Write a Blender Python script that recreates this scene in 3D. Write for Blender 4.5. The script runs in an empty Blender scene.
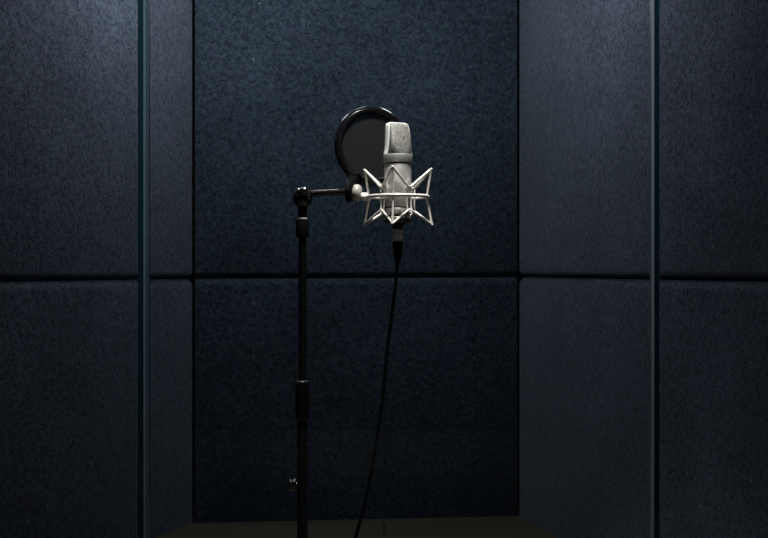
import bpy, bmesh, math, random
from mathutils import Vector, Matrix

random.seed(7)
scene = bpy.context.scene
COL = scene.collection
R = math.radians
F = 1066.667            # focal length in pixels (50 mm on a 36 mm sensor, 768 px)
CX, HOR = 384.0, 269.0  # optical centre / horizon row
CAM_H = 0.822


def at(px, py, Y):
    """A pixel of the photograph turned into a point at depth Y (survey of the place)."""
    return Vector(((px - CX) / F * Y, Y, CAM_H + (HOR - py) / F * Y))


# ---------------------------------------------------------------- materials
def new_mat(name):
    m = bpy.data.materials.new(name)
    m.use_nodes = True
    nt = m.node_tree
    b = nt.nodes['Principled BSDF']
    return m, nt, b


def N(nt, kind, **kw):
    n = nt.nodes.new(kind)
    for k, v in kw.items():
        if k in n.inputs:
            n.inputs[k].default_value = v
        else:
            setattr(n, k, v)
    return n


def plain(name, col, rough=0.5, metal=0.0, spec=0.5, coat=0.0, var=0.06, scale=60, bump=0.0):
    m, nt, b = new_mat(name)
    tc = N(nt, 'ShaderNodeTexCoord')
    no = N(nt, 'ShaderNodeTexNoise', Scale=scale, Detail=3.0)
    nt.links.new(tc.outputs['Object'], no.inputs['Vector'])
    mr = N(nt, 'ShaderNodeMapRange')
    mr.inputs['To Min'].default_value = 1 - var
    mr.inputs['To Max'].default_value = 1 + var
    nt.links.new(no.outputs['Fac'], mr.inputs['Value'])
    hv = N(nt, 'ShaderNodeHueSaturation')
    hv.inputs['Color'].default_value = (*col, 1)
    nt.links.new(mr.outputs['Result'], hv.inputs['Value'])
    nt.links.new(hv.outputs['Color'], b.inputs['Base Color'])
    b.inputs['Roughness'].default_value = rough
    b.inputs['Metallic'].default_value = metal
    b.inputs['Specular IOR Level'].default_value = spec
    b.inputs['Coat Weight'].default_value = coat
    b.inputs['Coat Roughness'].default_value = 0.08
    if bump:
        bp = N(nt, 'ShaderNodeBump', Strength=bump, Distance=0.0006)
        nt.links.new(no.outputs['Fac'], bp.inputs['Height'])
        nt.links.new(bp.outputs['Normal'], b.inputs['Normal'])
    return m


def felt(name, dark, light, seed):
    m, nt, b = new_mat(name)
    tc = N(nt, 'ShaderNodeTexCoord')
    mp = N(nt, 'ShaderNodeMapping')
    mp.inputs['Location'].default_value = (seed * 1.7, seed * 0.9, seed * 2.3)
    nt.links.new(tc.outputs['Object'], mp.inputs['Vector'])
    fine = N(nt, 'ShaderNodeTexNoise', Scale=190.0, Detail=3.0, Roughness=0.65, Distortion=0.4)
    mid = N(nt, 'ShaderNodeTexNoise', Scale=70.0, Detail=3.0, Roughness=0.65)
    big = N(nt, 'ShaderNodeTexNoise', Scale=4.0, Detail=4.0, Roughness=0.6)
    for n in (fine, mid, big):
        nt.links.new(mp.outputs['Vector'], n.inputs['Vector'])
    def stretch(node, lo, hi, a, c):
        r = N(nt, 'ShaderNodeMapRange')
        r.inputs['From Min'].default_value = lo
        r.inputs['From Max'].default_value = hi
        r.inputs['To Min'].default_value = a
        r.inputs['To Max'].default_value = c
        nt.links.new(node.outputs['Fac'], r.inputs['Value'])
        return r
    f1 = stretch(fine, .38, .62, 0, .55)
    f2 = stretch(mid, .36, .64, 0, .45)
    add = N(nt, 'ShaderNodeMath', operation='ADD')
    nt.links.new(f1.outputs[0], add.inputs[0]); nt.links.new(f2.outputs[0], add.inputs[1])
    mix = N(nt, 'ShaderNodeMix', data_type='RGBA')
    mix.inputs['A'].default_value = (*dark, 1)
    mix.inputs['B'].default_value = (*light, 1)
    nt.links.new(add.outputs[0], mix.inputs['Factor'])
    # worn / brushed patches
    f3 = stretch(big, .3, .7, .8, 1.2)
    mul = N(nt, 'ShaderNodeMix', data_type='RGBA', blend_type='MULTIPLY')
    mul.inputs['Factor'].default_value = 1
    nt.links.new(mix.outputs['Result'], mul.inputs['A'])
    nt.links.new(f3.outputs[0], mul.inputs['B'])
    # slight hue drift between blue-grey and violet-grey fibres
    hue = N(nt, 'ShaderNodeTexNoise', Scale=45.0, Detail=2.0)
    nt.links.new(mp.outputs['Vector'], hue.inputs['Vector'])
    hr = stretch(hue, .3, .7, .472, .54)
    hs = N(nt, 'ShaderNodeHueSaturation')
    nt.links.new(hr.outputs[0], hs.inputs['Hue'])
    nt.links.new(mul.outputs['Result'], hs.inputs['Color'])
    # pale lint specks
    vo = N(nt, 'ShaderNodeTexVoronoi', Scale=55.0)
    nt.links.new(mp.outputs['Vector'], vo.inputs['Vector'])
    lt = N(nt, 'ShaderNodeMath', operation='LESS_THAN'); lt.inputs[1].default_value = 0.12
    nt.links.new(vo.outputs['Distance'], lt.inputs[0])
    sep = N(nt, 'ShaderNodeSeparateColor')
    nt.links.new(vo.outputs['Color'], sep.inputs['Color'])
    gt = N(nt, 'ShaderNodeMath', operation='GREATER_THAN'); gt.inputs[1].default_value = 0.985
    nt.links.new(sep.outputs['Red'], gt.inputs[0])
    ml = N(nt, 'ShaderNodeMath', operation='MULTIPLY')
    nt.links.new(lt.outputs[0], ml.inputs[0]); nt.links.new(gt.outputs[0], ml.inputs[1])
    lint = N(nt, 'ShaderNodeMix', data_type='RGBA')
    lint.inputs['B'].default_value = (.3, .31, .33, 1)
    nt.links.new(ml.outputs[0], lint.inputs['Factor'])
    nt.links.new(hs.outputs['Color'], lint.inputs['A'])
    nt.links.new(lint.outputs['Result'], b.inputs['Base Color'])
    b.inputs['Roughness'].default_value = 0.95
    b.inputs['Specular IOR Level'].default_value = 0.1
    b.inputs['Sheen Weight'].default_value = 0.35
    b.inputs['Sheen Tint'].default_value = (.55, .65, .8, 1)
    b.inputs['Sheen Roughness'].default_value = 0.35
    bp = N(nt, 'ShaderNodeBump', Strength=0.55, Distance=0.003)
    nt.links.new(add.outputs[0], bp.inputs['Height'])
    nt.links.new(bp.outputs['Normal'], b.inputs['Normal'])
    return m


def glass_mat():
    m = bpy.data.materials.new('clear_glass'); m.use_nodes = True
    nt = m.node_tree; nt.nodes.clear()
    out = N(nt, 'ShaderNodeOutputMaterial')
    tr = N(nt, 'ShaderNodeBsdfTransparent'); tr.inputs['Color'].default_value = (.96, .985, .985, 1)
    gl = N(nt, 'ShaderNodeBsdfGlossy'); gl.inputs['Roughness'].default_value = 0.01
    gl.inputs['Color'].default_value = (.9, .95, 1, 1)
    lw = N(nt, 'ShaderNodeLayerWeight', Blend=0.5)      # Schlick reflectance, same from both faces
    p5 = N(nt, 'ShaderNodeMath', operation='POWER'); p5.inputs[1].default_value = 5.0
    nt.links.new(lw.outputs['Facing'], p5.inputs[0])
    fr = N(nt, 'ShaderNodeMath', operation='MULTIPLY_ADD')
    fr.inputs[1].default_value = .96; fr.inputs[2].default_value = .04
    nt.links.new(p5.outputs[0], fr.inputs[0])
    mx = N(nt, 'ShaderNodeMixShader')
    nt.links.new(fr.outputs[0], mx.inputs[0])
    nt.links.new(tr.outputs[0], mx.inputs[1]); nt.links.new(gl.outputs[0], mx.inputs[2])
    nt.links.new(mx.outputs[0], out.inputs['Surface'])
    return m


def grille_mat():
    m, nt, b = new_mat('woven_steel_mesh')
    tc = N(nt, 'ShaderNodeTexCoord')
    br = N(nt, 'ShaderNodeTexVoronoi', Scale=700.0)
    nt.links.new(tc.outputs['Object'], br.inputs['Vector'])
    no = N(nt, 'ShaderNodeTexNoise', Scale=260.0, Detail=3.0)
    nt.links.new(tc.outputs['Object'], no.inputs['Vector'])
    ad = N(nt, 'ShaderNodeMath', operation='MULTIPLY')
    nt.links.new(br.outputs['Distance'], ad.inputs[0]); nt.links.new(no.outputs['Fac'], ad.inputs[1])
    cr = N(nt, 'ShaderNodeValToRGB')
    cr.color_ramp.elements[0].position = 0.08; cr.color_ramp.elements[0].color = (.27, .26, .245, 1)
    cr.color_ramp.elements[1].position = 0.42; cr.color_ramp.elements[1].color = (.06, .057, .054, 1)
    nt.links.new(ad.outputs[0], cr.inputs['Fac'])
    nt.links.new(cr.outputs['Color'], b.inputs['Base Color'])
    b.inputs['Metallic'].default_value = 0.25
    b.inputs['Roughness'].default_value = 0.55
    bp = N(nt, 'ShaderNodeBump', Strength=0.5, Distance=0.0006)
    nt.links.new(ad.outputs[0], bp.inputs['Height'])
    nt.links.new(bp.outputs['Normal'], b.inputs['Normal'])
    return m


def screen_mat():
    """Black nylon stocking: fine weave, slightly see-through."""
    m, nt, b = new_mat('black_nylon_screen')
    tc = N(nt, 'ShaderNodeTexCoord')
    wx = N(nt, 'ShaderNodeTexWave', Scale=260.0, bands_direction='X')
    wz = N(nt, 'ShaderNodeTexWave', Scale=260.0, bands_direction='Z')
    for w in (wx, wz):
        nt.links.new(tc.outputs['Object'], w.inputs['Vector'])
    mu = N(nt, 'ShaderNodeMath', operation='MULTIPLY')
    nt.links.new(wx.outputs['Fac'], mu.inputs[0]); nt.links.new(wz.outputs['Fac'], mu.inputs[1])
    cr = N(nt, 'ShaderNodeValToRGB')
    cr.color_ramp.elements[0].color = (.019, .019, .021, 1)
    cr.color_ramp.elements[1].color = (.012, .012, .0135, 1)
    nt.links.new(mu.outputs[0], cr.inputs['Fac'])
    nt.links.new(cr.outputs['Color'], b.inputs['Base Color'])
    b.inputs['Roughness'].default_value = 0.9
    b.inputs['Specular IOR Level'].default_value = 0.15
    b.inputs['Alpha'].default_value = 0.9
    return m


def floor_mat():
    m, nt, b = new_mat('worn_wood_floor')
    tc = N(nt, 'ShaderNodeTexCoord')
    br = N(nt, 'ShaderNodeTexBrick', Scale=1.0)
    br.inputs['Brick Width'].default_value = 1.4
    br.inputs['Row Height'].default_value = 0.14
    br.inputs['Mortar Size'].default_value = 0.003
    br.inputs['Color1'].default_value = (.10, .08, .06, 1)
    br.inputs['Color2'].default_value = (.07, .055, .04, 1)
    br.inputs['Mortar'].default_value = (.02, .016, .012, 1)
    nt.links.new(tc.outputs['Object'], br.inputs['Vector'])
    nt.links.new(br.outputs['Color'], b.inputs['Base Color'])
    b.inputs['Roughness'].default_value = 0.55
    return m


M_FELT_B = felt('navy_felt', (.005, .011, .019), (.068, .096, .130), 1)
M_FELT_S = felt('slate_felt', (.010, .015, .025), (.104, .122, .164), 4)
M_WALL = plain('black_backing', (.006, .006, .007), .9, var=.2)
M_CEIL = plain('dark_ceiling', (.03, .03, .032), .9, var=.2)
M_OUT = plain('dark_plaster', (.008, .008, .008), .9, var=.2)
M_FLOOR = floor_mat()
M_GLASS = glass_mat()
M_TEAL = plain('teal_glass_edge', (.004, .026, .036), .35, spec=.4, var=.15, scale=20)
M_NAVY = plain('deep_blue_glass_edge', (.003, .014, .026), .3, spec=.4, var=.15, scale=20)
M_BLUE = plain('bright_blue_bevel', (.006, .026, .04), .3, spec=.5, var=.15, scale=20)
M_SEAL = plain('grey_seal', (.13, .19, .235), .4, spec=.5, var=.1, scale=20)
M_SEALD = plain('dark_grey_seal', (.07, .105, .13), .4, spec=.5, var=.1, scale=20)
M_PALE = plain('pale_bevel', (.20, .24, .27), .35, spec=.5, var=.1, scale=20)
M_NICKEL = plain('satin_nickel', (.80, .775, .74), .34, metal=.8, var=.03, scale=400, bump=.03)
M_NICKEL_D = plain('dark_nickel', (.20, .19, .18), .4, metal=.7, var=.08, scale=300)
M_FRAME = plain('lit_grille_frame', (.95, .93, .90), .4, metal=.1, var=.05, scale=400)  # overhead reflection put into the near-white base colour
M_WIRE = plain('pearl_wire', (.80, .745, .70), .38, metal=.25, var=.05, scale=300)
M_KNOB = plain('ivory_knob', (.46, .43, .38), .40, metal=.2, var=.05, scale=200)
M_GROOVE = plain('black_groove', (.01, .01, .01), .6)
M_BLACK = plain('black_gloss_enamel', (.004, .004, .0045), .14, spec=.8, coat=.8, var=.2, scale=80)
M_BLACKM = plain('black_satin', (.004, .004, .0045), .45, spec=.12, var=.2, scale=80)
M_RUBBER = plain('black_rubber', (.0025, .0025, .003), .6, spec=.06, var=.2, scale=80)
M_HOOP = plain('black_hoop_plastic', (.006, .006, .008), .2, spec=.6, var=.2, scale=80)
M_GRILLE = grille_mat()
M_SCREEN = screen_mat()
M_XLR = plain('grey_metal_shell', (.80, .79, .77), .45, metal=.0, var=.1, scale=200)
M_CLIP = plain('bright_clip', (.7, .7, .7), .3, metal=.6, var=.05)

# ---------------------------------------------------------------- mesh helpers


def link(name, bm, mat, parent=None, smooth=True, angle=40):
    """Link a bmesh (world coordinates) as ONE mesh object, child of parent."""
    off = Vector((0, 0, 0))
    if parent is not None:
        off = world_loc(parent)
        bmesh.ops.translate(bm, vec=-off, verts=bm.verts)
        loc = Vector((0, 0, 0))
    else:
        lo = [min(v.co[i] for v in bm.verts) for i in range(3)]
        hi = [max(v.co[i] for v in bm.verts) for i in range(3)]
        loc = Vector(((lo[0] + hi[0]) / 2, (lo[1] + hi[1]) / 2, lo[2]))
        bmesh.ops.translate(bm, vec=-loc, verts=bm.verts)
    bmesh.ops.recalc_face_normals(bm, faces=bm.faces)
    me = bpy.data.meshes.new(name)
    for f in bm.faces:
        f.smooth = smooth
    lim = R(angle)
    for e in bm.edges:
        if len(e.link_faces) == 2 and e.calc_face_angle(0) > lim:
            e.smooth = False
    bm.to_mesh(me); bm.free()
    me.materials.append(mat)
    o = bpy.data.objects.new(name, me)
    COL.objects.link(o)
    o.location = loc
    if parent is not None:
        o.parent = parent
    return o


def world_loc(o):
    v = Vector(o.location)
    while o.parent is not None:
        o = o.parent
        v += Vector(o.location)
    return v


def thing(name, label, cat, loc, group=None):
    o = bpy.data.objects.new(name, None)
    COL.objects.link(o)
    o.location = loc
    o.empty_display_size = .05
    o['label'] = label; o['category'] = cat
    if group:
        o['group'] = group
    return o


def tag(o, label, cat, group=None):
    o['label'] = label; o['category'] = cat
    if group:
        o['group'] = group
    return o


def struct(o):
    o['kind'] = 'structure'
    return o


def box(bm, lo, hi, bevel=0, seg=3):
    b2 = bmesh.new()
    r = bmesh.ops.create_cube(b2, size=1)
    for v in b2.verts:
        v.co = Vector([(lo[i] + hi[i]) / 2 + v.co[i] * (hi[i] - lo[i]) for i in range(3)])
    if bevel:
        bmesh.ops.bevel(b2, geom=list(b2.edges), offset=bevel, segments=seg, profile=.5, affect='EDGES')
    merge(bm, b2)


def merge(bm, b2):
    me = bpy.data.meshes.new('tmp')
    b2.to_mesh(me); b2.free()
    bm.from_mesh(me)
    bpy.data.meshes.remove(me)


def boxo(name, lo, hi, mat, parent=None, bevel=0, seg=3):
    bm = bmesh.new(); box(bm, lo, hi, bevel, seg)
    return link(name, bm, mat, parent)


def lathe(bm, prof, origin, axis=Vector((0, 0, 1)), seg=48, caps=True):
    """prof: list of (distance along axis, radius)."""
    a = axis.normalized()
    u = a.orthogonal().normalized(); w = a.cross(u)
    rings = []
    for d, r in prof:
        c = origin + a * d
        if r < 1e-6:
            rings.append([bm.verts.new(c)])
        else:
            rings.append([bm.verts.new(c + (u * math.cos(t) + w * math.sin(t)) * r)
                          for t in (2 * math.pi * k / seg for k in range(seg))])
    for A, B in zip(rings[:-1], rings[1:]):
        if len(A) == 1 and len(B) == 1:
            continue
        for k in range(seg):
            j = (k + 1) % seg
            if len(A) == 1:
                bm.faces.new((A[0], B[k], B[j]))
            elif len(B) == 1:
                bm.faces.new((A[k], A[j], B[0]))
            else:
                bm.faces.new((A[k], A[j], B[j], B[k]))
    for ring, cap in ((rings[0], 0), (rings[-1], 1)):
        if caps and len(ring) > 1:
            bm.faces.new(ring if cap else ring[::-1])


def tube(bm, pts, r, seg=10, closed=False, flat=None, caps=True):
    """Sweep a circle (radius r or list of radii) along pts. flat=(normal, ratio) squashes it."""
    pts = [Vector(p) for p in pts]
    n = len(pts)
    rr = r if isinstance(r, (list, tuple)) else [r] * n
    tang = []
    for i in range(n):
        if closed:
            t = pts[(i + 1) % n] - pts[i - 1]
        else:
            t = pts[min(i + 1, n - 1)] - pts[max(i - 1, 0)]
        tang.append(t.normalized())
    u = tang[0].orthogonal().normalized()
    rings = []
    for i in range(n):
        t = tang[i]
        if flat is not None:
            u = flat[0](i) if callable(flat[0]) else Vector(flat[0])
        u = (u - t * u.dot(t)).normalized()
        w = t.cross(u)
        q = flat[1] if flat is not None else 1
        rings.append([bm.verts.new(pts[i] + (u * math.cos(a) * q + w * math.sin(a)) * rr[i])
                      for a in (2 * math.pi * k / seg for k in range(seg))])
    m = n if closed else n - 1
    for i in range(m):
        A, B = rings[i], rings[(i + 1) % n]
        for k in range(seg):
            j = (k + 1) % seg
            bm.faces.new((A[k], A[j], B[j], B[k]))
    if not closed and caps:
        bm.faces.new(rings[0][::-1]); bm.faces.new(rings[-1])


def ball(bm, c, r, sx=1, sy=1, sz=1, seg=24):
    b2 = bmesh.new()
    bmesh.ops.create_uvsphere(b2, u_segments=seg, v_segments=seg // 2, radius=r)
    for v in b2.verts:
        v.co = Vector(c) + Vector((v.co.x * sx, v.co.y * sy, v.co.z * sz))
    merge(bm, b2)


def spline(ctrl, n=12):
    """Catmull-Rom through control points."""
    P = [Vector(c) for c in ctrl]
    P = [P[0] * 2 - P[1]] + P + [P[-1] * 2 - P[-2]]
    out = []
    for i in range(1, len(P) - 2):
        p0, p1, p2, p3 = P[i - 1:i + 3]
        for k in range(n):
            t = k / n
            out.append(.5 * ((2 * p1) + (p2 - p0) * t + (2 * p0 - 5 * p1 + 4 * p2 - p3) * t * t
                             + (3 * p1 - p0 - 3 * p2 + p3) * t ** 3))
    out.append(P[-2])
    return out


# ---------------------------------------------------------------- the booth
# Plan of the booth: a back wall between two splayed side walls and a faceted glass front.
P_L = Vector(((192.6 - CX) / F * 3.45, 3.45, 0))     # left corner
P_R = Vector(((519.0 - CX) / F * 3.55, 3.55, 0))     # right corner
D_L = Vector((-.341, -.783, 0)).normalized()          # the side walls run forward from the corners
D_R = Vector((.370, -1.274, 0)).normalized()
E_L = P_L + D_L * 1.36                               # their front ends
E_R = P_R + D_R * 1.82
ZC = 2.10                                            # ceiling
TH = .055                                            # panel thickness
Y_OUT = -2.25                                        # far wall of the room the camera stands in
ZL, ZR = CAM_H - .0320, CAM_H - .0273                # tops of the lower panels, left and right

struct(boxo('floor', (-2.6, Y_OUT - .1, -.1), (2.6, 4.2, 0), M_FLOOR))
struct(boxo('ceiling', (-2.6, Y_OUT - .1, ZC), (2.6, 4.2, ZC + .1), M_CEIL))
struct(boxo('wall_front', (-2.6, Y_OUT - .1, 0), (2.6, Y_OUT, ZC), M_OUT))


def slab(bm, a, b, t0, t1, z0, z1, bevel=0, seg=5, dz=(0, 0)):
    """Upright slab over the ground line a-b; t0..t1 is measured away from the inside of the booth.
    dz tilts bottom / top edges: added height at b."""
    d = (b - a); L = d.length; d.normalize()
    nrm = Vector((-d.y, d.x, 0))
    if nrm.dot(Vector((0, 2.3, 0)) - a) > 0:
        nrm = -nrm
    b2 = bmesh.new()
    bmesh.ops.create_cube(b2, size=1)
    for v in b2.verts:
        x = v.co.x + .5; y = v.co.y + .5; z = v.co.z + .5
        v.co = Vector((x * L, t0 + y * (t1 - t0), (z0 + dz[0] * x) + z * ((z1 + dz[1] * x) - (z0 + dz[0] * x))))
    if bevel:
        bmesh.ops.bevel(b2, geom=list(b2.edges), offset=bevel, segments=seg, profile=.5, affect='EDGES')
    for v in b2.verts:
        v.co = a + d * v.co.x + nrm * v.co.y + Vector((0, 0, v.co.z))
    merge(bm, b2)


def wall(name, a, b):
    bm = bmesh.new(); slab(bm, a, b, TH + .004, TH + .09, 0, ZC)
    return struct(link(name, bm, M_WALL))


D_B = (P_R - P_L).normalized()
wall('wall_back', P_L + D_B * .02, P_R - D_B * .02)
wall('wall_left', P_L, E_L)
wall('wall_right', P_R, E_R)


def panel(a, b, z0, z1, label, mat, dz=(0, 0), low=False):
    """Felt panel over the line a-b; the lower row has a broad sloping top edge."""
    d = b - a; L = d.length; d.normalize()
    nrm = Vector((-d.y, d.x, 0))
    if nrm.dot(Vector((0, 2.3, 0)) - a) > 0:
        nrm = -nrm
    f = 0.0
    if low:
        prof = [(f, z0)] + [(f + w, z1 - h) for w, h in ((0, .030), (0, .0190), (.0006, .0175), (.0122, .0020), (.0138, .0006), (.016, 0))]
        prof += [(TH, z1), (TH, z0)]
    else:
        prof = [(TH, z1), (TH, z0)] + [(f + .034 * (1 - math.cos(t)), z0 + .020 * (1 - math.sin(t))) for t in (R(q) for q in range(90, -1, -15))]
        prof += [(f, z1)]
    bm = bmesh.new()
    e = .004                                 # the ends turn in by a small radius
    stations = [(0, e), (e * .3, e * .3), (e, 0), (L - e, 0), (L - e * .3, e * .3), (L, e)]
    rings = []
    zm = (z0 + z1) / 2
    for x, inn in stations:
        k = x / L
        rings.append([bm.verts.new(a + d * x + nrm * (t + (inn if t < .03 else 0)) + Vector((0, 0, z + (dz[1] if z > zm else dz[0]) * k))) for t, z in prof])
    n = len(prof)
    for A, B in zip(rings[:-1], rings[1:]):
        for i in range(n):
            j = (i + 1) % n
            bm.faces.new((A[i], A[j], B[j], B[i]))
    bm.faces.new(rings[0]); bm.faces.new(rings[-1][::-1])
    o = link('acoustic_panel', bm, mat, angle=50)
    return tag(o, label, 'acoustic panel', 'felt acoustic panels lining the booth')


G = .003
SL = ZR - ZL
bl, br = P_L + D_B * .007, P_R - D_B * .005
panel(bl, br, ZL + G, ZC, 'upper navy felt panel on the back wall behind the microphone', M_FELT_B, (SL, 0))
panel(bl, br, 0, ZL, 'lower navy felt panel on the back wall behind the hanging cable', M_FELT_B, (0, SL), low=True)
panel(P_L, E_L, ZL + G, ZC, 'upper dark grey felt panel on the left wall of the booth', M_FELT_S)
panel(P_L, E_L, 0, ZL, 'lower dark grey felt panel on the left wall of the booth', M_FELT_S, (0, 0), low=True)
panel(P_R, E_R, ZR + G, ZC, 'upper dark grey felt panel on the right wall of the booth', M_FELT_S)
panel(P_R, E_R, 0, ZR, 'lower dark grey felt panel on the right wall of the booth', M_FELT_S, (0, 0), low=True)

# ---- faceted glass front: a centre pane and two panes angled back to the side walls
YG = 1.60


def gx(px):
    return (px - CX) / F * YG


win = bpy.data.objects.new('window_1', None)
COL.objects.link(win)
win.location = ((gx(148) + gx(651)) / 2, YG, 0)
struct(win)
T = .005
boxo('glass_pane', (gx(149.6), YG - T, 0), (gx(650.4), YG + T, ZC), M_GLASS, win)
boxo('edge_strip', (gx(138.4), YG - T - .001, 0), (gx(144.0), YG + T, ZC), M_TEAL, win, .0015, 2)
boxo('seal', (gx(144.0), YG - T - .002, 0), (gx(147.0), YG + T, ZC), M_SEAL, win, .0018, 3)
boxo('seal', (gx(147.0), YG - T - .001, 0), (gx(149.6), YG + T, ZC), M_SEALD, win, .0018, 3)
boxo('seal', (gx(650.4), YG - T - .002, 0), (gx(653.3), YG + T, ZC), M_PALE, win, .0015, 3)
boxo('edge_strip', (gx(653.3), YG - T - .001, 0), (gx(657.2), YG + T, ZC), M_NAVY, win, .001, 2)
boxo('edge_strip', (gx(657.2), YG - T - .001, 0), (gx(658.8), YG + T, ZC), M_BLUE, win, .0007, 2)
for nm, x, sgn, ln in (('window_2', gx(138.4) - .004, -1, .95), ('window_3', gx(658.8) + .004, 1, .68)):
    a = Vector((x, YG + .004, 0)); b = a + Vector((sgn * ln * math.sqrt(.5), ln * math.sqrt(.5), 0))
    bm = bmesh.new(); slab(bm, a, b, 0, .01, 0, ZC)
    struct(link(nm, bm, M_GLASS))

# ---------------------------------------------------------------- microphone
YM = 2.0
S = YM / F                                   # metres per photographed pixel at the microphone
AX = at(397.8, HOR, YM).x                    # its axis


def mz(py):
    return CAM_H + (HOR - py) * S


def mp(px, py, d=0):
    """px, py in the photograph; d = how far towards the camera, in the same units."""
    return Vector((AX + (px - 397.8) * S, YM - d * S, mz(py)))


def vprof(rows):
    rows = [(HOR - (HOR - y) / 1.0125, r) for y, r in rows]
    z0 = mz(rows[0][0])
    return [(mz(y) - z0, r * S) for y, r in rows], Vector((AX, YM, z0))


mic = thing('microphone', 'silver studio condenser microphone with mesh head standing in the wire cradle',
            'microphone', (AX, YM, mz(226)))
rows = [(163.2, 13.2), (163.7, 13.5), (205.5, 13.5), (206.3, 13.2), (206.4, 12.2)]
bm = bmesh.new(); p, o_ = vprof(rows); lathe(bm, p, o_, seg=64); link('body', bm, M_NICKEL, mic)
bm = bmesh.new(); p, o_ = vprof([(153.3, 13.6), (153.8, 14.3), (154.6, 14.5), (160.6, 14.5), (161.4, 14.2), (161.6, 13)])
lathe(bm, p, o_, seg=64); link('collar_ring', bm, M_NICKEL, mic)
bm = bmesh.new(); p, o_ = vprof([(161.2, 13.0), (163.6, 13.0)]); lathe(bm, p, o_, seg=48); link('groove', bm, M_GROOVE, mic)
bm = bmesh.new(); p, o_ = vprof([(207.4, 12.4), (207.6, 12.8), (208, 13.0), (213.2, 12.8), (214.2, 12.2), (215.2, 8.7)])
lathe(bm, p, o_, seg=48); link('base_cap', bm, M_NICKEL, mic)
bm = bmesh.new(); p, o_ = vprof([(206.0, 13.0), (207.5, 12.8)]); lathe(bm, p, o_, seg=48); link('groove', bm, M_GROOVE, mic)
bm = bmesh.new(); p, o_ = vprof([(215, 8.6), (222, 8.4), (225.5, 6), (228.3, 5.3), (228.4, 4.2)])
lathe(bm, p, o_, seg=40); link('connector_socket', bm, M_GROOVE, mic)

TURN = R(22)                                 # the microphone faces away and to the left
ct, st = math.cos(TURN), math.sin(TURN)


def head_pt(u, v, py):
    """u across the grille, v towards the viewer's side face; turned about the axis."""
    return Vector((AX + (u * ct + v * st) * S, YM - (v * ct - u * st) * S, mz(py + 1.4)))


def head_dims(py):
    t = min(1.0, max(0.0, (153.5 - py) / 31.5))      # 0 bottom .. 1 top
    hu = 13.1 - 4.0 * t ** 1.8
    near = 13.1 - 10.3 * t ** 1.35
    far = 13.1 - 3.6 * t
    return t, hu, near, far


def head_section(py, n=64):
    t, hu, near, far = head_dims(py)
    e = 2.0 + 3.6 * min(1, t * 2.6)
    if t > .9:                               # rounded shoulders
        q = (t - .9) / .1
        k = 1 - math.sqrt(max(0, 1 - q * q))
        hu -= k * 2.0; near -= k * 1.6; far -= k * 1.8
    vc, hv = (near - far) / 2, (near + far) / 2
    out = []
    for i in range(n):
        a = 2 * math.pi * i / n
        c, s = math.cos(a), math.sin(a)
        out.append((hu * math.copysign(abs(c) ** (2 / e), c), vc + hv * math.copysign(abs(s) ** (2 / e), s)))
    # keep the outline's width to the survey: left edge almost upright, right edge leaning in
    L = 13.6 - 1.7 * t
    Rr = 13.9 - .9 * t - 3.6 * t ** 2.6
    if t > .9:
        L -= k * 1.6; Rr -= k * 1.9
    xs = [u * ct + v * st for u, v in out]
    ds = [v * ct - u * st for u, v in out]
    x0, x1 = min(xs), max(xs)
    xs = [-L + (x - x0) / (x1 - x0) * (L + Rr) for x in xs]
    return [(x * ct - d * st, x * st + d * ct) for x, d in zip(xs, ds)]


bm = bmesh.new()
ys = [153.6, 151, 148, 145, 142, 138, 134, 130, 127, 125.5, 124.6, 123.9, 123.2, 122.7, 122.3, 122.05, 122.0]
rings = [[bm.verts.new(head_pt(u, v, y)) for u, v in head_section(y)] for y in ys]
for A, B in zip(rings[:-1], rings[1:]):
    for k in range(64):
        j = (k + 1) % 64
        bm.faces.new((A[k], A[j], B[j], B[k]))
bm.faces.new(rings[0][::-1]); bm.faces.new(rings[-1])
link('grille', bm, M_GRILLE, mic, angle=60)

# frame, whitened for the overhead reflection, that runs up one narrow side, over the top and down the other
stn = []
for y in ys:
    sec = head_section(y)
    t = head_dims(y)[0]
    u, v = min(sec, key=lambda q: q[0])
    w = (max(q[1] for q in sec) - min(q[1] for q in sec)) / 2 * (.30 + .42 * t)
    stn.append((u, y, (max(q[1] for q in sec) + min(q[1] for q in sec)) / 2, w))
str_ = []
for y in ys:
    sec = head_section(y)
    str_.append((max(q[0] for q in sec), y) + stn[len(str_)][2:])
u0, y0, vc0, w0 = stn[-1]
u1 = str_[-1][0]
for k in (.1, .3, .5, .7, .9):
    stn.append((u0 + (u1 - u0) * k, 121.75, vc0, w0))
stn += str_[::-1]
bm = bmesh.new()
rings = []
for i, (u, y, vc, w) in enumerate(stn):
    p, q = stn[max(i - 1, 0)], stn[min(i + 1, len(stn) - 1)]
    tu, ty = q[0] - p[0], q[1] - p[1]
    ln = math.hypot(tu, ty) or 1
    nu, ny = ty / ln, -tu / ln               # outward in the (u, y) plane
    th = .75
    ring = []
    for dv, dn in ((-1, -.6), (-1, .5), (-.8, 1), (.8, 1), (1, .5), (1, -.6)):
        ring.append(bm.verts.new(head_pt(u + nu * dn * th, vc + dv * w, y + ny * dn * th)))
    rings.append(ring)
for A, B in zip(rings[:-1], rings[1:]):
    for k in range(6):
        j = (k + 1) % 6
        bm.faces.new((A[k], A[j], B[j], B[k]))
bm.faces.new(rings[0]); bm.faces.new(rings[-1][::-1])
link('grille_frame', bm, M_FRAME, mic, angle=60)

# ---------------------------------------------------------------- shock mount
sm = thing('shock_mount', 'pale silver wire spider cradle around the microphone body', 'shock mount', (AX, YM, mz(226)))
WR = 1.30 * S
TW = R(-9.5)                                 # the cradle is turned a little about its axis


def cage(ang, r, py):
    a = ang + TW
    # angle 0 = towards the camera, 90 deg = right
    return Vector((AX + math.sin(a) * r * S, YM - math.cos(a) * r * S, mz(py)))


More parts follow.
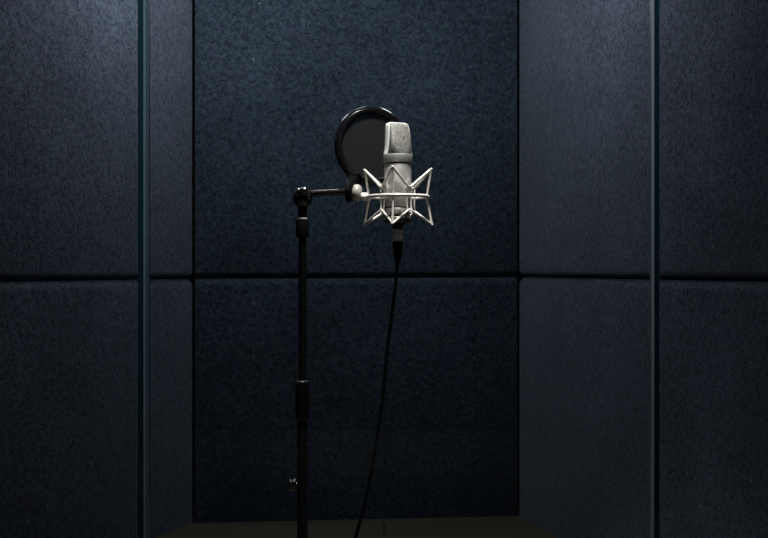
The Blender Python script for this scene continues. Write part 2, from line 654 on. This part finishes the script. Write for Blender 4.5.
H_ = math.pi / 2
ring_pts = [cage(2 * math.pi * k / 72, 30.6, 197.0) for k in range(72)]
bm = bmesh.new(); tube(bm, ring_pts, 1.75 * S, 12, closed=True); link('ring', bm, M_WIRE, sm)


def star(y_out, r_out, y_in, r_in, y_loop):
    pts = []
    for k in range(4):
        o = cage(k * H_, r_out, y_out)
        i1 = cage(k * H_ + H_ / 2, r_in, y_in)
        pts += [o, i1]
    # soften every corner a little
    out = []
    n = len(pts)
    for i, p in enumerate(pts):
        a, b = pts[i - 1], pts[(i + 1) % n]
        e = .07
        q0 = p.lerp(a, e); q1 = p.lerp(b, e)
        out += [q0, (q0 + q1 + p * 2) / 4, q1]
    return out


bm = bmesh.new(); tube(bm, star(169.6, 33.6, 189, 19.6, 0), WR, 10, closed=True); link('upper_wire', bm, M_WIRE, sm)
bm = bmesh.new(); tube(bm, star(225, 34.4, 210, 19.6, 0), WR, 10, closed=True); link('lower_wire', bm, M_WIRE, sm)
for k in range(4):
    bm = bmesh.new()
    tube(bm, [cage(k * H_, 33.4, 170), cage(k * H_, 29.2, 197), cage(k * H_, 34.2, 224.6)], WR * .95, 10)
    ball(bm, cage(k * H_, 33.6, 169.8), 1.55 * S, seg=12)
    ball(bm, cage(k * H_, 34.4, 224.9), 1.45 * S, seg=12)
    link('strut', bm, M_WIRE, sm)
for k in range(4):                           # closed elastic loops between the upper and lower wires
    a = k * H_ + H_ / 2
    c = [cage(a - .05, 20.4, 187.6), cage(a - .13, 19.2, 192.5), cage(a - .13, 19.0, 206.5), cage(a - .05, 20.6, 212.5),
         cage(a + .05, 20.6, 212.5), cage(a + .13, 19.0, 206.5), cage(a + .13, 19.2, 192.5), cage(a + .05, 20.4, 187.6)]
    bm = bmesh.new()
    pts = spline(c + [c[0]], 6)[:-1]
    tube(bm, pts, .8 * S, 8, closed=True)
    link('elastic_loop', bm, M_WIRE, sm)
bm = bmesh.new()
p, o_ = vprof([(216.2, 9.2), (216.2, 13.2), (217.0, 14.0), (219.7, 14.0), (221.6, 12.6), (222.3, 9.2), (216.2, 9.2)])
lathe(bm, p, o_, seg=48, caps=False)
for k in range(4):                           # four lugs reach out to the inner corners
    a = k * H_ + H_ / 2
    tube(bm, [cage(a, 12.5, 217.5), cage(a, 17.0, 214.5), cage(a, 19.4, 210.2)], [1.9 * S, 1.7 * S, 1.3 * S], 10)
link('clamp_nut', bm, M_NICKEL_D, sm)
bm = bmesh.new()                             # short stub from the ring to the swivel
lathe(bm, [(0, 2.6 * S), (.6 * S, 4.0 * S), (6.0 * S, 4.2 * S), (7.2 * S, 3.4 * S), (7.5 * S, 1.6 * S)], mp(360.6, 196.6), Vector((1, 0, -.02)), 28)
link('arm_stub', bm, M_WIRE, sm)
bm = bmesh.new()                             # rounded thumb knob
kp = []
lathe(bm, [(0, 4.5 * S), (.3 * S, 6.8 * S), (1.5 * S, 8.2 * S), (4 * S, 9.0 * S), (6 * S, 8.6 * S), (8.0 * S, 7.2 * S), (9.2 * S, 4.6 * S), (9.5 * S, 0)],
      mp(352.4, 192.6), Vector((1, -.1, -.10)), 36)
link('swivel_knob', bm, M_KNOB, sm)

# ---------------------------------------------------------------- microphone stand
SX = at(302.4, HOR, YM).x


def sp(rows, seg=36, px=302.4):
    z0 = mz(rows[0][0])
    return [(mz(y) - z0, r * S) for y, r in rows], Vector((SX + (px - 302.4) * S, YM, z0))


st_ = thing('microphone_stand', 'black upright microphone stand with ball joint and short boom arm', 'microphone stand', (SX, YM, 0))
bm = bmesh.new()
lathe(bm, [(0, .135), (.004, .140), (.016, .140), (.022, .134), (.028, .06), (.040, .022), (.055, .018), (.056, .012)], Vector((SX, YM, 0)), seg=64)
link('base', bm, M_BLACKM, st_)
bm = bmesh.new()
lathe(bm, [(0.03, 5.2 * S), (mz(416), 5.2 * S)], Vector((SX, YM, 0)), seg=32); link('lower_tube', bm, M_BLACKM, st_)
bm = bmesh.new(); p, o_ = sp([(420.4, 6.4), (419.6, 7.3), (417, 7.5), (404, 7.6), (386, 7.9), (382.6, 7.9), (381.4, 7.2), (381.2, 4)])
lathe(bm, p, o_, seg=40)
cl = link('clutch', bm, M_BLACK, st_)
bm = bmesh.new(); p, o_ = sp([(381.4, 5.2), (381.0, 5.4), (380.7, 5.2), (380.6, 3.5)]); lathe(bm, p, o_)
link('bright_rim', bm, M_NICKEL_D, cl)
bm = bmesh.new(); p, o_ = sp([(384, 4.0), (236, 4.0)]); lathe(bm, p, o_); link('upper_tube', bm, M_BLACKM, st_)
bm = bmesh.new(); p, o_ = sp([(237.4, 5.4), (236.4, 6.4), (234, 6.7), (221, 6.7), (219.6, 6.2), (219, 4.4)]); lathe(bm, p, o_)
co = link('collar', bm, M_BLACKM, st_)
bm = bmesh.new(); p, o_ = sp([(219.2, 4.6), (218.6, 4.9), (217.8, 4.6), (217.6, 3)]); lathe(bm, p, o_); link('bright_rim', bm, M_XLR, co)
bm = bmesh.new(); p, o_ = sp([(220, 4.6), (207, 4.7), (203, 5.6)]); lathe(bm, p, o_); link('neck', bm, M_BLACKM, st_)
bm = bmesh.new()
jc = mp(302.4, 197.6)
ball(bm, jc, 10.2 * S, seg=40)
lathe(bm, [(-6 * S, 4.5 * S), (8.6 * S, 4.5 * S), (10.6 * S, 4.2 * S), (11.2 * S, 3.4 * S), (11.4 * S, 0)], mp(303.5, 195.0), Vector((.12, -1, .35)), 28)
link('ball_joint', bm, M_BLACK, st_, angle=50)
bm = bmesh.new()
d = (mp(348, 191.6) - mp(306, 194.3))
L_ = d.length
lathe(bm, [(0, 3.7 * S), (8 * S, 3.4 * S), (L_, 3.2 * S)], mp(306, 194.3), d, 28); link('boom_arm', bm, M_BLACK, st_)
bm = bmesh.new()                             # clamp at the end of the arm
lathe(bm, [(0, 5 * S), (.6 * S, 8 * S), (1.6 * S, 9.6 * S), (5.2 * S, 10.0 * S), (6.2 * S, 9.2 * S), (6.3 * S, 0)], mp(345.4, 192.0), Vector((1, -.12, -.04)), 36)
link('end_clamp', bm, M_RUBBER, st_)
bm = bmesh.new()                             # thumb screw on the lower tube
lathe(bm, [(0, 2.4 * S), (3.0 * S, 2.4 * S)], mp(298.6, 484.4), Vector((-1, 0, 0)), 16)
for a, b, r in ((2.6, 5.6, 6.4), (6.0, 9.4, 5.9)):   # two ribbed discs
    lathe(bm, [(a * S, 2 * S), (a * S, (r - .8) * S), ((a + .8) * S, r * S), ((b - .8) * S, r * S), (b * S, (r - .8) * S), (b * S, 2 * S)],
          mp(298.6, 484.4), Vector((-1, -.1, 0)), 20)
link('height_screw', bm, M_BLACK, st_)

# ---------------------------------------------------------------- pop filter
YP = 2.12
pc = at(372.2, 146.0, YP)
PR = 40.0 / F * YP
nrm = Vector((st, -ct, 0))                   # faces the microphone (and so, turned, the viewer)
uu = Vector((ct, st, 0)); vv = Vector((0, 0, 1))
pf = thing('pop_filter', 'round black pop filter with nylon screen behind the microphone', 'pop filter', at(351, 192, 2.03))


def pfp(a, r, d=0):
    return pc + (uu * math.cos(a) + vv * math.sin(a)) * r + nrm * d


bm = bmesh.new()
prof = [(PR - .0150, -.006), (PR - .006, -.0075), (PR - .001, -.005), (PR, 0), (PR - .001, .004), (PR - .0035, .0062),
        (PR - .0050, .0052), (PR - .0062, .0060), (PR - .0125, .0064), (PR - .0150, .0040)]
n = 96
rings = [[bm.verts.new(pfp(2 * math.pi * k / n, r, d)) for r, d in prof] for k in range(n)]
for k in range(n):
    A, B = rings[k], rings[(k + 1) % n]
    for i in range(len(prof)):
        j = (i + 1) % len(prof)
        bm.faces.new((A[i], A[j], B[j], B[i]))
link('hoop', bm, M_HOOP, pf, angle=50)
bm = bmesh.new()
rings = []
for r in (0, .25, .5, .75, 1.0):
    if r == 0:
        rings.append([bm.verts.new(pfp(0, 0, .0))])
    else:
        rings.append([bm.verts.new(pfp(2 * math.pi * k / 64, r * (PR - .009), 0)) for k in range(64)])
for A, B in zip(rings[:-1], rings[1:]):
    for k in range(64):
        j = (k + 1) % 64
        if len(A) == 1:
            bm.faces.new((A[0], B[k], B[j]))
        else:
            bm.faces.new((A[k], A[j], B[j], B[k]))
link('screen', bm, M_SCREEN, pf)
bm = bmesh.new()
a0 = math.atan2(-33, -20)
tube(bm, spline([pfp(a0, PR - .006, 0), pfp(a0, PR + .004, .006), at(351, 184, 2.075), mp(349, 191, -17)], 8), [.017 - .007 * k / 24 for k in range(25)], 18)
link('bracket', bm, M_RUBBER, pf)
bm = bmesh.new()
lathe(bm, [(0, .006), (.001, .009), (.012, .0095), (.016, .008), (.017, 0)], mp(349, 191.5, -11.0), Vector((.02, 1, 0)), 28)
link('clamp_screw', bm, M_BLACKM, pf)

# ---------------------------------------------------------------- microphone cable
cb = thing('microphone_cable', 'thin black cable with silver plug hanging from the microphone down to the floor', 'cable', (AX - .09, YM, 0))
bm = bmesh.new(); p, o_ = vprof([(228.6, 4.2), (229.2, 4.9), (233, 5.0), (233.3, 4.5), (234.0, 4.5), (234.3, 5.0), (240.6, 4.9), (241.2, 4.2)])
lathe(bm, p, o_, seg=32); plug = link('plug', bm, M_XLR, cb); plug['label'] = 'silver plug'
bm = bmesh.new(); p, o_ = vprof([(240.8, 4.6), (241.4, 5.2), (250, 4.9), (257, 3.6), (263, 2.3), (263.4, 1.6)])
lathe(bm, p, o_, seg=32); link('strain_relief', bm, M_RUBBER, cb)
ctrl = [mp(397.7, 258), mp(397.4, 264), mp(395.6, 284), mp(391.5, 318), mp(387, 352), mp(383.2, 394), mp(378, 430), mp(371.5, 470), mp(364, 506), mp(355.5, 538),
        mp(346.5, 572, 8)]
ctrl += [Vector((-.097, 1.91, .125)), Vector((-.128, 1.853, .036)), Vector((-.185, 1.815, .0060)), Vector((-.26, 1.80, .0042)),
         Vector((-.36, 1.82, .0042)), Vector((-.47, 1.95, .0042)), Vector((-.53, 2.3, .0042)),
         Vector((-.55, 2.8, .0042)), Vector((-.53, 3.2, .0042))]
bm = bmesh.new(); tube(bm, spline(ctrl, 10), 1.85 * S, 12); link('cord', bm, M_RUBBER, cb)

# ---------------------------------------------------------------- light
def area(name, loc, rot, size, power, col, spread=180, sy=None):
    l = bpy.data.lights.new(name, 'AREA')
    l.energy = power; l.color = col
    l.size = size; l.spread = R(spread)
    if sy:
        l.shape = 'RECTANGLE'; l.size_y = sy
    o = bpy.data.objects.new(name, l)
    COL.objects.link(o)
    o.location = loc; o.rotation_euler = rot
    return o


def bulb(name, loc, power, col, rad=.06):
    l = bpy.data.lights.new(name, 'POINT')
    l.energy = power; l.color = col; l.shadow_soft_size = rad
    o = bpy.data.objects.new(name, l)
    COL.objects.link(o)
    o.location = loc
    return o


bulb('booth_bulb', (-.50, 2.90, CAM_H + .91), 8.6, (.96, .98, 1.0), .1)
bulb('booth_bulb', (-.14, 2.74, CAM_H + .91), 3.6, (1, .98, .96), .1)
bulb('booth_bulb', (.31, 2.78, CAM_H + .91), 6.6, (.96, .98, 1.0), .1)
area('mic_fill_light', (.06, 1.72, CAM_H + 1.13), (R(14), 0, 0), .16, 2.2, (1, .96, .91), 50)  # narrow fill, added to light the microphone's near side
area('strip_fill_light', (-.37, 1.34, CAM_H + 1.13), (0, 0, 0), .12, 2.6, (.90, .96, 1.0), 64)  # unseen fill, added to brighten the left edge strips of the glass
area('strip_fill_light', (.41, 1.34, CAM_H + 1.13), (0, 0, 0), .12, 2.6, (.90, .96, 1.0), 64)  # same added fill for the right edge strips
area('room_fill_light', (0, -1.7, CAM_H + 1.13), (0, 0, 0), .4, 1.0, (1.0, .90, .78), 60)  # unseen warm fill, added so the floor behind the camera reflects in the glass

w = bpy.data.worlds.new('dark_room')
w.use_nodes = True
w.node_tree.nodes['Background'].inputs['Color'].default_value = (.35, .42, .5, 1)
w.node_tree.nodes['Background'].inputs['Strength'].default_value = .001
scene.world = w

# ---------------------------------------------------------------- camera
cam = bpy.data.cameras.new('camera')
cam.lens = 50; cam.sensor_width = 36; cam.sensor_fit = 'HORIZONTAL'
cam.clip_start = .05
co_ = bpy.data.objects.new('camera', cam)
COL.objects.link(co_)
co_.location = (0, 0, CAM_H)
co_.rotation_euler = (R(90), 0, 0)
cam.dof.use_dof = True
cam.dof.focus_distance = 2.0
cam.dof.aperture_fstop = 11.0
scene.camera = co_

scene.view_settings.view_transform = 'Standard'
scene.view_settings.look = 'None'
scene.view_settings.exposure = 0
